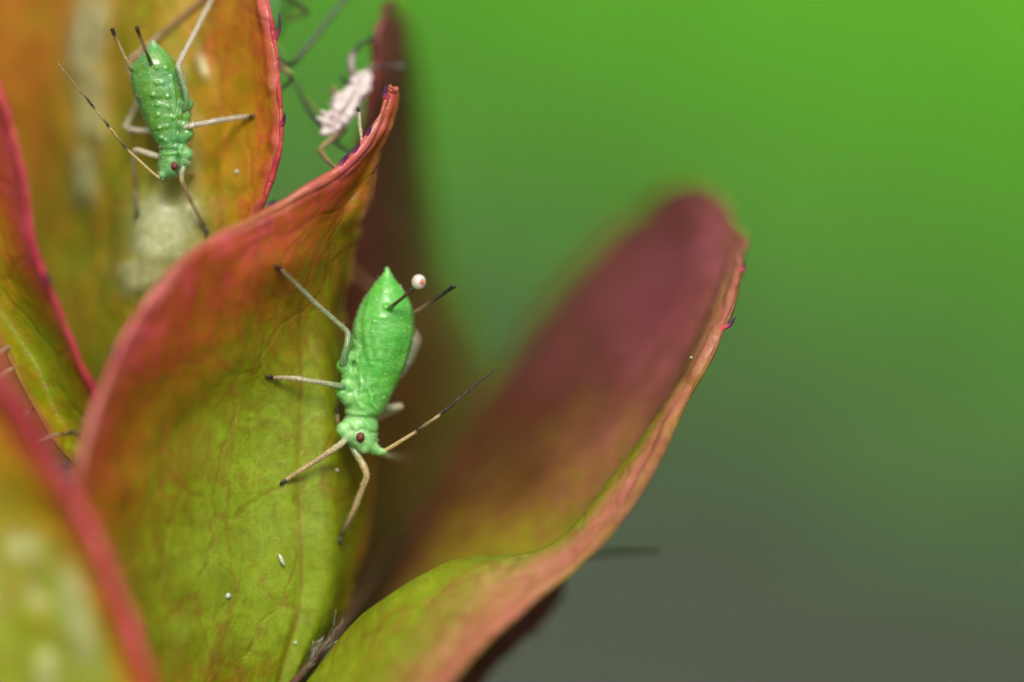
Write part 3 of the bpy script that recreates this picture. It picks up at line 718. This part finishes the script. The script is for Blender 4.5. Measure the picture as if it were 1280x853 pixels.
def build_body(stations, lumps, parent, mat, voxel=0.016, ridges=(), creases=(), bumps=(), seg=None, pale_fn=None, rough_amp=0.006, smooth_it=14, name='body', bristles=0, hmat=None):
    V, F = loft(stations); V = list(V); F = list(F)
    for (px, py, d, r, *sq) in lumps:
        v, f = ball(px, py, d, r / 100, sq[0] if sq else (1, 1, 1))
        F += [tuple(i + len(V) for i in q) for q in f]; V += v
    tmp = mesh_obj('tmp_body', V, F, None)
    mo = tmp.modifiers.new('r', 'REMESH'); mo.mode = 'VOXEL'; mo.voxel_size = voxel; mo.use_smooth_shade = True
    ms = tmp.modifiers.new('s', 'SMOOTH'); ms.iterations = smooth_it; ms.factor = 0.5
    dg = bpy.context.evaluated_depsgraph_get(); dg.update()
    me = bpy.data.meshes.new_from_object(tmp.evaluated_get(dg))
    bpy.data.objects.remove(tmp)
    me.name = name
    n = len(me.vertices)
    co = np.empty(n * 3, np.float32); me.vertices.foreach_get('co', co); co = co.reshape(-1, 3).astype(float)
    nr = np.empty(n * 3, np.float32); me.vertices.foreach_get('normal', nr); nr = nr.reshape(-1, 3).astype(float)
    q = unP(co); front = np.clip(-(nr @ FWD) * 2 + .4, 0, 1)
    disp = np.array([rough_amp * (mnoise.noise(Vector(c) * 5) + .6 * mnoise.noise(Vector(c) * 12)) for c in co])
    for (line, w_, amp) in ridges: disp += amp * np.exp(-(seg_dist(q[:, :2], line) / w_) ** 2) * front
    for (line, w_, amp) in creases: disp -= amp * np.exp(-(seg_dist(q[:, :2], line) / w_) ** 2) * front
    for (px, py, r, amp) in bumps: disp += amp * np.exp(-((q[:, 0] - px) ** 2 + (q[:, 1] - py) ** 2) / r ** 2) * front
    ax0 = np.array(stations[0][:2]) * .5 + np.array(stations[0][2:4]) * .5
    ax1 = np.array(stations[-1][:2]) * .5 + np.array(stations[-1][2:4]) * .5
    s = ((q[:, :2] - ax0) @ (ax1 - ax0)) / ((ax1 - ax0) @ (ax1 - ax0))
    if seg:
        a, b, k, amp = seg
        wgt = np.clip((s - a) / .06, 0, 1) * np.clip((b - s) / .06, 0, 1)
        disp += amp * wgt * (np.abs(np.sin(math.pi * k * (s - a))) ** 0.6 - .6)
    co2 = co + nr * disp[:, None]
    me.vertices.foreach_set('co', co2.astype(np.float32).ravel())
    pale = pale_fn(s, q) if pale_fn else 0 * s
    add_attrs(me, {'pale': pale})
    me.polygons.foreach_set('use_smooth', [True] * len(me.polygons)); me.update()
    me.materials.clear(); me.materials.append(mat)
    o = bpy.data.objects.new(name, me); C.objects.link(o); o.parent = parent
    if bristles:
        # short bristles all over the body
        VV = []; FF = []
        rg = np.random.default_rng(3)
        for i in rg.integers(0, n, bristles):
            t = nr[i] + rg.normal(0, .35, 3); t /= np.linalg.norm(t)
            e = np.cross(t, rg.normal(size=3)); e /= np.linalg.norm(e); g = np.cross(t, e)
            b = co2[i]; L = rg.uniform(.022, .045); k = len(VV)
            VV += [b + e * .004, b - e * .002 + g * .0035, b - e * .002 - g * .0035, b + t * L]
            FF += [(k, k + 1, k + 3), (k + 1, k + 2, k + 3), (k + 2, k, k + 3)]
        h = mesh_obj('bristles', VV, FF, hmat or M_HAIR, o); tag(h, kind='stuff')
    return o
def eye(px, py, d, r, parent):
    v, f = ball(px, py, d, r / 100, (.9, 1.1, .75), 14)
    o = mesh_obj('eye', v, f, M_EYE, parent); return o

# ---- main aphid
def main_aphid():
    root = empty('aphid', P(455, 470, .95))
    tag(root, 'bright green aphid in the middle with a white droplet on one dark tube', 'aphid', 'aphids on the shoot')
    st = [(483,333,485.5,333,.36,.02),(477,344,490,343,.38,.07),(466,357,498,354,.40,.16),(454,375,510,371,.42,.26),(444,397,517,392,.44,.35),
          (439,420,518,416,.46,.39),(436,445,512,445,.46,.38),(432,470,501,472,.43,.33),(429,492,490,494,.40,.29),(431,514,478,517,.37,.24),
          (430,523,472,523,.35,.21),(426,533,473,531,.34,.22),(430,548,472,544,.32,.21),(438,559,472,555,.31,.19),(451,566,470,564,.30,.10)]
    lumps = [(430,458,.20,10),(436,448,.22,11),(438,466,.24,12),(428,491,.2,9),(435,482,.22,11),(437,497,.24,12),(430,537,.2,10),(436,545,.2,10),(440,532,.24,12),(474,565,.26,6),(480,565,.24,5),(467,561,.26,8),(487,385,.13,5),(456,560,.2,8)]
    ridges = [([(452,384),(446,404),(444,424),(449,444)],2.8,.012),([(511,382),(514,408),(509,438),(499,466)],2.0,.014),([(462,376),(457,400),(458,425),(464,455)],3.0,.012),([(441,487),(446,500),(452,510)],2.5,.02),([(462,490),(465,503),(472,512)],2.2,.018),([(446,468),(452,480),(450,498)],2.5,.02),
              ([(428,512),(440,517),(456,519)],2.2,.012),([(454,524),(459,531),(464,538)],1.8,.018),([(440,530),(446,538),(444,548)],2.5,.02),
              ([(460,545),(462,556),(466,562)],2.0,.02),([(470,430),(476,452),(470,476)],4,.012),([(456,400),(466,395),(480,398)],3,.01),([(466,494),(464,503),(469,511)],2.0,.014)]
    creases = [([(458,372),(451,396),(450,424),(456,450)],2.4,.008),([(452,402),(480,407),(514,400)],2.4,.0028),([(450,424),(480,430),(514,424)],2.4,.0028),([(452,448),(480,454),(508,446)],2.4,.0028),([(462,376),(485,380),(506,374)],2.4,.0028),([(458,470),(476,474),(498,466)],2.4,.0028),([(443,454),(446,466),(448,484)],2.0,.05),([(430,520),(450,522),(473,523)],2.4,.022),([(452,492),(470,488),(490,482)],2.5,.008),
               ([(446,540),(452,536),(462,540),(471,541)],2.2,.02),
               ([(440,420),(452,432),(448,448)],3,.02)]
    def pale(s, q): return .0 + np.clip((s - .62) * 1.6, 0, .7) + .34 * np.exp(-((q[:, 0] - 436 - (480 - q[:, 1]).clip(0) * .06) / 16) ** 2) + .3 * np.clip(.06 - s, 0, .06) / .06  # pale head and tail; left flank paled as painted sky light
    build_body(st, lumps, root, M_BODY1, ridges=ridges, creases=creases, bumps=[(482,384,3,.03),(467,402,1.6,.014),(465,415,1.5,.014),(464,419,1.3,.012)], seg=(.12, .62, 6, .005), pale_fn=pale, bristles=420)
    eye(450.5, 547, .105, 6.0, root)
    # near hind leg
    L = lambda px, py, o=0.03: P(px, py, leaf_d('A', px, py) - o)
    kn = P(436,416,.12); tip = L(352,338)
    lg = limb('leg', [P(433,464,.32), P(428,456,.12), P(433,436,.06), kn, kn * .55 + tip * .45 - UP * .02, tip], [.05,.06,.05,.042,.034,.028], [MINT, MINT, MINT, PALE, PALE, (.30,.26,.12)], root, 60)
    tip_part('tarsus', tip, L(347,334), L(343,331,.015), lg)
    # near middle leg
    tip = L(341,472)
    lg = limb('leg', [P(438,487,.35), P(428,483.5,.1), P(412,480,.05), P(366,472.5,.0), tip], [.045,.05,.04,.036,.026], [MINT, MINT, PALE, STRAW, TAN], root, 50)
    tip_part('tarsus', tip, L(336,471), L(331,469.5,.015), lg)
    # near fore leg
    tip = L(357,600)
    lg = limb('leg', [P(432,549,.12), P(428,554,.08), P(400,573,.12), tip], [.044,.048,.042,.03], [PALE, STRAW, GOLD, GOLD], root, 90)
    tip_part('tarsus', tip, L(353,603), L(350,607,.015), lg)
    # far fore leg
    tip = L(426.5,670)
    lg = limb('leg', [P(438,556,.3), P(444,565,.25), P(455,583,.22), P(459,595,.2), P(444,634,.35), tip], [.045,.05,.052,.048,.042,.028], [MINT, PALE, GOLD, GOLD, GOLD, BROWN], root, 110)
    tip_part('tarsus', tip, L(425,676), L(425,682,.015), lg)
    # far middle leg folded under the body
    lg = limb('leg', [P(470,505,.55), P(486,511,.55), P(503,507,.6), P(470,524,.75), P(424,534,.55), P(421.5,524,.42), P(421.8,516,.4)], [.05,.055,.05,.04,.034,.028,.024], [PALE, PALE, STRAW, STRAW, GOLD, GOLD, TAN], root, 40)
    tip_part('tarsus', P(421.8,517,.4), P(422.2,511,.39), P(422.6,507,.42), lg, .028)
    # far hind leg
    lg = limb('leg', [P(500,470,.6), P(514,445,.8), P(521,424,1.1), P(482,376,1.7), P(440,338,2.3)], [.05,.055,.05,.036,.028], [PALE, PALE, STRAW, TAN, TAN], root, 30)
    tip_part('tarsus', P(440,338,2.3), P(436,335,2.36), P(432,334,2.38), lg)
    # antennae
    limb('antenna', [P(476,566,.24), P(484,562,.22), P(519,540.5,.15), P(521,539,.14), P(548,520,.08), P(552,517,.07), P(571,501,.03), P(574,498,.02), P(597,479,.0), P(621,462,-.05)],
         [.04,.028,.024,.026,.022,.024,.019,.018,.013,.008], [STRAW, GOLD, GOLD, BLACK, GOLD, BLACK, BROWN, GREY, GREY, GREY], root, 90, hair_len=.03)
    limb('antenna', [P(470,566,.4), P(490,571,.9), P(508,574,1.6), P(530,570,2.4)], [.035,.03,.022,.012], [STRAW, PALE, TAN, GREY], root, 20)
    # tubes on the abdomen
    a = limb('cornicle', [P(486,386,.1), P(494,380,-.02), P(505,371,-.08), P(518.5,359.5,-.15)], [.034,.026,.024,.027], [MINT, BROWN, BROWN, BROWN], root, 0, lump=.04)
    v, f = ball(523.5, 352.5, -.18, .090, (1, 1.05, .95), 18); dr = mesh_obj('droplet', v, f, M_DROP, root); dr['label'] = 'round white droplet on the tip of the near tube'
    v, f = ball(527, 352.5, -.235, .042, (.8, 1, 1), 10); mesh_obj('spot', v, f, M_DROPSPOT, dr)
    limb('cornicle', [P(514,392,.42), P(522,388.5,.38), P(545,373.5,.26), P(560,363,.2), P(569,357,.16)], [.03,.028,.026,.027,.032], [MINT, TAN, GREY, BLACK, BLACK], root, 0, lump=.04)
    adopt(root)
main_aphid()

# ---- second aphid in the upper left leaf
def second_aphid():
    root = empty('aphid', P(205, 140, .95))
    tag(root, 'deep green ridged aphid in the upper left leaf, head down with two pale tubes', 'aphid', 'aphids on the shoot')
    st = [(189.5,50,192.5,49,.30,.015),(184,60,200,57,.32,.07),(174,72,212,68,.34,.17),(165,84,222,81,.36,.24),(163,98,229,96,.38,.27),(166,115,234,112,.38,.28),
          (172,130,236,128,.38,.27),(179,147,236,145,.36,.25),(186,163,235,162,.34,.22),(194,178,231,178,.32,.19),(198,187,230,187,.30,.17),(198,198,233,196,.29,.18),
          (197,208,230,207,.28,.17),(200,217,226,216,.27,.14),(207,223,219,222,.27,.07)]
    lumps = [(233,131,.16,9),(229,143,.2,11),(234,167,.18,9),(229,158,.2,10),(228,172,.2,10),(233,193,.18,9),(229,202,.2,9),(226,190,.2,11),(203,219,.2,6),(165,85,.32,5)]
    bumps = []
    for (x1, y1, x2, y2) in ((196,85,208,85),(196,104,204,104),(191,119,210,121),(197,131,211,134),(197,144,216,147),(199,160,209,158),(201,172,207,176)):
        bumps += [(x1, y1, 2.6, .03), (x2, y2, 2.2, .022), ((x1 + x2) / 2, (y1 + y2) / 2, 3, .008)]
    ridges = [([(214,95),(218,120),(219,150),(217,175)],2.0,.02),([(204,192),(212,193),(218,191)],2.0,.022),([(231,200),(236,206),(232,214)],2,.02),([(224,188),(228,196),(226,206)],2,.02)]
    creases = [([(224,90),(230,110),(231,132),(226,150)],2.0,.03),([(196,187),(212,188),(231,187)],2.2,.02),([(222,196),(224,206),(222,216)],1.8,.025)]
    def pale(s, q): return .55 * np.clip(.14 - s, 0, .14) / .14 + np.clip((s - .74) * 1.8, 0, .5) + .25 * np.exp(-((q[:, 0] - 238) / 8) ** 2)
    build_body(st, lumps, root, M_BODY2, ridges=ridges, creases=creases, bumps=bumps, seg=(.10, .80, 9, .007), pale_fn=pale, bristles=260, voxel=0.014)
    eye(218, 208, .115, 4.8, root)
    L = lambda px, py, o=0.03: P(px, py, leaf_d('B', px, py) - o)
    GLASS = (0.86, 0.84, 0.64)
    limb('leg', [P(226,147,.34), P(231,138,.1), P(234,122,.06), P(224,86,.06), P(222,82,.08), P(244,40,.45), P(266,-4,.82), P(275,-22,.95)], [.045,.05,.045,.04,.04,.034,.03,.02], [MINT, MINT, MINT, PALE, GLASS, GLASS, GLASS, BROWN], root, 80)
    tip = L(311,146)
    lg = limb('leg', [P(225,161,.32), P(231,159,.1), P(240,157,.06), P(272,151,.2), P(300,146.5,.45), tip], [.04,.04,.04,.042,.034,.026], [PALE, GLASS, GLASS, GLASS, GLASS, TAN], root, 90)
    tip_part('tarsus', tip, L(315,145.5), L(319,144,.015), lg, .02)
    tip = L(255,283)
    lg = limb('leg', [P(230,208,.12), P(227,217,.1), P(227,227,.1), P(240,254,.4), tip], [.04,.042,.034,.026,.022], [PALE, PALE, GOLD, GOLD, BROWN], root, 60)
    tip_part('tarsus', tip, L(259,291), L(257,300,.015), lg, .022)
    # far legs
    limb('leg', [P(180,130,.5), P(168,100,.7), P(160,78,.95), P(200,44,1.05), P(252,0,1.0), P(262,-10,.98)], [.05,.05,.048,.042,.036,.03], [PALE, PALE, TAN, TAN, (.5,.32,.14), TAN], root, 30)
    lg = limb('leg', [P(190,164,.45), P(170,163,.6), P(156,160,.75), P(166,140,1.0), P(176,120,1.1)], [.042,.042,.036,.03,.024], [GLASS, GLASS, STRAW, STRAW, STRAW], root, 30)
    tip = P(171, 262, leaf_d('B', 171, 262) - .03)
    lg = limb('leg', [P(198,196,.35), P(182,191,.4), P(167,186,.5), P(167,200,.6), P(169,235,.9), tip], [.04,.042,.038,.03,.026,.022], [GLASS, GLASS, STRAW, STRAW, TAN, BROWN], root, 40)
    tip_part('tarsus', tip, L(172,268), L(167,274,.015), lg, .022)
    limb('antenna', [P(202,222,.2), P(196,221,.18), P(160,188,.14), P(158,186,.13), P(138,160.5,.1), P(136,158,.1), P(121,139,.08), P(116,133,.07), P(110,125,.06), P(104,118,.05), P(72,79,.0)],
         [.032,.022,.017,.02,.016,.02,.016,.018,.018,.014,.007], [STRAW, GOLD, GOLD, BLACK, GOLD, BLACK, GOLD, BLACK, BROWN, TAN, TAN], root, 60, hair_len=.025)
    limb('antenna', [P(222,218,.3), P(236,218,.6), P(247,223,.9), P(256,227,1.0), P(256,230,1.02)], [.028,.024,.02,.022,.01], [STRAW, TAN, TAN, BLACK, BLACK], root, 10)
    limb('cornicle', [P(165,87,.3), P(161,82,.2), P(151,61,.05), P(144,46,-.02), P(142.5,42.5,-.03), P(140,36,-.05)], [.034,.026,.022,.024,.028,.032], [MINT, GOLD, GOLD, TAN, BLACK, BLACK], root, 0, lump=.04)
    limb('cornicle', [P(189,80,.12), P(186,73,.0), P(178,53,-.12), P(173.5,42,-.18), P(172.6,39.5,-.19), P(171,34,-.22)], [.032,.026,.022,.024,.028,.031], [MINT, BROWN, TAN, BROWN, BLACK, BLACK], root, 0, lump=.04)
    adopt(root)
second_aphid()

# ---- the pale cast skin behind the tip of the central leaf
def husk():
    root = empty('cast_skin', P(436, 130, .9))
    tag(root, 'crumpled white cast skin with thin legs behind the tip of the central leaf', 'insect skin')
    st = [(447,88,462,89,.95,.05),(444,96,464,98,.92,.10),(438,107,462,109,.88,.13),(428,116,456,121,.85,.15),(415,127,450,134,.82,.16),(412,136,446,144,.80,.16),(402,145,438,155,.78,.14),(399,153,424,164,.76,.11),(402,165,410,169,.75,.04)]
    lumps = [(413,130,.74,2.6,(2.0,.7,1)),(417,122,.75,3,(1.6,.8,1)),(407,141,.72,3,(1.8,.8,1)),(399,149,.72,3,(1.4,1.2,1)),(404,166,.74,3,(1,1.6,1)),(459,92,.9,5),(446,140,.72,4)]
    cre = [([(452,92),(446,112),(436,132),(424,150)],2.2,.09),([(440,108),(432,118),(424,124)],2.2,.05),([(412,150),(420,144),(430,140)],2.2,.05),([(406,158),(412,162)],2.5,.05),([(448,118),(440,134)],2,.05)]
    build_body(st, lumps, root, M_HUSK, creases=cre, rough_amp=.06, smooth_it=1, voxel=.014, seg=(.1,.9,7,.025))
    LT = (0.42, 0.34, 0.30)
    limb('leg', [P(443,100,.9), P(440,88,.9), P(438,74,.95), P(444,62,1.05), P(454,52,1.2), P(482,40,1.5)], [.05,.05,.055,.035,.03,.022], [LT, LT, (.6,.5,.5), GREY, GREY, GREY], root, 20)
    limb('leg', [P(458,92,.95), P(460,84,1.0), P(478,83,1.1), P(506,83,1.3)], [.03,.028,.024,.018], [LT, LT, GREY, LT], root, 15)
    limb('leg', [P(430,156,.8), P(424,166,.78), P(399,187,.72), P(409,200,.5), P(421,211,.2)], [.045,.04,.036,.03,.024], [LT, TAN, TAN, TAN, TAN], root, 25)
    limb('leg', [P(432,160,.95), P(418,176,1.1), P(436,187,1.2), P(448,188,1.25)], [.03,.028,.024,.018], [BROWN, BROWN, BROWN, BROWN], root, 10)
    lg = limb('leg', [P(444,136,.7), P(449,150,.45), P(451,166,.2), P(452,180,.05)], [.02,.02,.02,.02], [LT, TAN, TAN, TAN], root, 10)
    lg = limb('leg', [P(453,181,.02), P(450,160,.02), P(449,142,.02), P(448,138,.02)], [.024,.024,.024,.02], [GOLD, STRAW, STRAW, BLACK], root, 30)
    tip_part('tarsus', P(448.2,140,.02), P(447.6,136,.02), P(447.8,133.5,.02), lg, .024)
    limb('leg', [P(424,122,.95), P(418,114,1.0), P(417,108,1.05)], [.04,.045,.03], [LT, TAN, LT], root, 5)
    limb('leg', [P(440,106,1.0), P(430,100,1.1), P(428,92,1.2)], [.03,.03,.02], [BROWN, GREY, GREY], root, 5)
    limb('antenna', [P(401,156,.8), P(394,148,1.0), P(384,132,1.2), P(370,98,1.5)], [.025,.03,.03,.025], [(.10,.12,.04), (.10,.12,.05), (.10,.13,.05), (.12,.14,.06)], root, 10)
    limb('antenna', [P(406,146,.8), P(392,134,.95), P(383,122,1.1)], [.012,.01,.008], [TAN, TAN, TAN], root, 0)
    adopt(root)
husk()

# ---- aphids that are mostly hidden: only limbs or a bit of the body show
def hidden(name_label, st, limbs, mat=M_BODY2, eyes=None):
    m = np.array(st, float)
    root = empty('aphid', P(m[:, [0, 2]].mean(), m[:, [1, 3]].mean(), m[:, 4].mean() + .4))
    tag(root, name_label, 'aphid', 'aphids on the shoot')
    build_body(st, [], root, mat, voxel=.03, seg=(.1, .8, 7, .014))
    for (nm, pts, rad, cols, foot) in limbs:
        lg = limb(nm, [P(*p) for p in pts], rad, cols, root, 25)
        if foot: tip_part('tarsus', *[P(*p) for p in foot], lg)
    adopt(root)
OLV = (0.16, 0.17, 0.06)
hidden('aphid at the top edge, hidden behind the orange leaf but for dark legs', 
    [(300,-60,312,-62,1.9,.05),(285,-45,335,-50,2.0,.3),(282,-20,362,-26,2.0,.38),(290,5,366,2,2.0,.36),(300,28,360,24,1.95,.28),(312,44,350,42,1.9,.2),(322,56,342,55,1.9,.08)],
    [('leg', [(350,-12,1.8),(368,0,1.6),(380,7,1.5),(385,14,1.5),(376,18,1.6),(360,22,1.7)], [.05,.045,.04,.04,.032,.024], [BROWN, BROWN, BROWN, BROWN, TAN, TAN], None),
     ('leg', [(340,50,1.8),(352,74,1.4),(357,79,1.2),(366,80,1.1),(396,44,1.2),(440,-14,1.4)], [.04,.05,.045,.036,.034,.032], [TAN, (.3,.3,.2), OLV, (.05,.06,.03), (.04,.05,.03), (.04,.05,.03)], None),
     ('leg', [(335,60,1.7),(346,80,1.1),(358,88,.9),(367,96,.85),(360,105,.9),(347,112,1.0)], [.035,.036,.034,.032,.026,.022], [TAN, TAN, GOLD, BROWN, BROWN, BROWN], None)])
hidden('aphid behind the right leaf, only a thin dark feeler showing at its lower edge',
    [(612,640,620,634,3.6,.05),(622,660,648,630,3.7,.25),(640,680,672,642,3.7,.32),(660,694,694,656,3.7,.3),(680,702,706,672,3.6,.2),(694,702,708,686,3.6,.1)],
    [('antenna', [(700,694,3.2),(740,692,2.0),(780,690,1.5),(825,688.5,1.3)], [.04,.038,.034,.022], [(.05,.06,.03), (.035,.045,.02), (.035,.045,.02), (.05,.06,.03)], None),
     ('leg', [(680,700,3.3),(672,740,2.4),(662,770,2.0),(656,784,1.9),(676,793,1.8)], [.04,.04,.035,.03,.02], [BROWN]*5, None)])
hidden('aphid behind the front left leaf, only pale leg ends and dark claws showing',
    [(-90,560,-84,556,-.6,.05),(-84,580,-50,545,-.6,.2),(-60,600,-20,556,-.6,.28),(-34,618,4,572,-.6,.28),(-10,628,22,592,-.6,.2),(8,630,28,612,-.6,.1)],
    [('leg', [(-60,560,-.8),(-30,470,-1.2),(0,440,-.6),(14,432,-.1)], [.04,.04,.03,.022], [STRAW]*4, ((13,432.5,-.1),(17,430,.05),(20,428,.12))),
     ('leg', [(-40,570,-.8),(-20,500,-1.2),(6,466,-.5),(24,456,-.05)], [.04,.04,.03,.022], [STRAW]*4, ((23,456.5,-.05),(27,454,.05),(29,452,.1))),
     ('leg', [(-10,580,-.7),(10,540,-.6),(32,520,-.2),(43,510,.0)], [.04,.036,.03,.022], [STRAW, STRAW, TAN, TAN], ((42,511,0),(47,506,.02),(50,504,.05))),
     ('leg', [(10,600,-.7),(30,560,-.5),(66,545,-.45),(86,542,-.5)], [.036,.03,.024,.02], [OLV, OLV, TAN, BROWN], ((84,542,-.5),(95,541,-.55),(100,547,-.5))),
     ('leg', [(20,610,-.7),(45,600,-.7),(66,592,-.8),(84,581,-.9)], [.036,.03,.026,.022], [STRAW, TAN, BROWN, BROWN], ((82,582,-.9),(99,575,-.95),(103,565,-.95)))])

# ------------------------------------------------------------------ loose white specks lying on the leaves
def speck(key, px, py, r, label, sq=(1, 1, .6), ang=0, flake=False):
    d = leaf_d(key, px, py) - r / 100 * .3
    v, f = ball(0, 0, 0, r / 100, sq, 8)
    c0 = P(0, 0, 0)
    V = []
    for x in v:
        q = np.array(x) - c0
        k = 1 + .4 * mnoise.noise(Vector(q) * (60 if not flake else 30) + Vector((px, py, 0)))
        q = q * k
        a = R(ang); rx, ry = q @ RT, q @ UP
        V.append(P(px, py, d) + RT * (rx * math.cos(a) - ry * math.sin(a)) + UP * (rx * math.sin(a) + ry * math.cos(a)) + FWD * (q @ FWD))
    tag(mesh_obj('speck', V, f, M_SPECK), label, 'speck', 'white specks on the leaves')
speck('A', 352, 700, 5.5, 'elongated white flake low on the central leaf', (.45, 1.5, .4), 25, True)
speck('A', 285, 745, 3.6, 'round pale speck beside the faint vein of the central leaf')
speck('A', 369, 804, 2.2, 'tiny pale speck at the foot of the central leaf')
speck('A', 421, 588, 2.2, 'tiny pale speck between the two front legs of the middle aphid')
speck('A', 454, 189, 2.2, 'small white speck near the tip of the central leaf')
speck('B', 296, 215, 2.3, 'small white speck on the orange flank of the upper left leaf')
speck('F', 508, 759, 3.0, 'upper of two pale specks on the yellow green fold')
speck('F', 470, 795, 3.2, 'lower of two pale specks on the yellow green fold')
speck('F', 864, 447, 1.6, 'tiny bright speck just inside the upper edge of the right leaf')
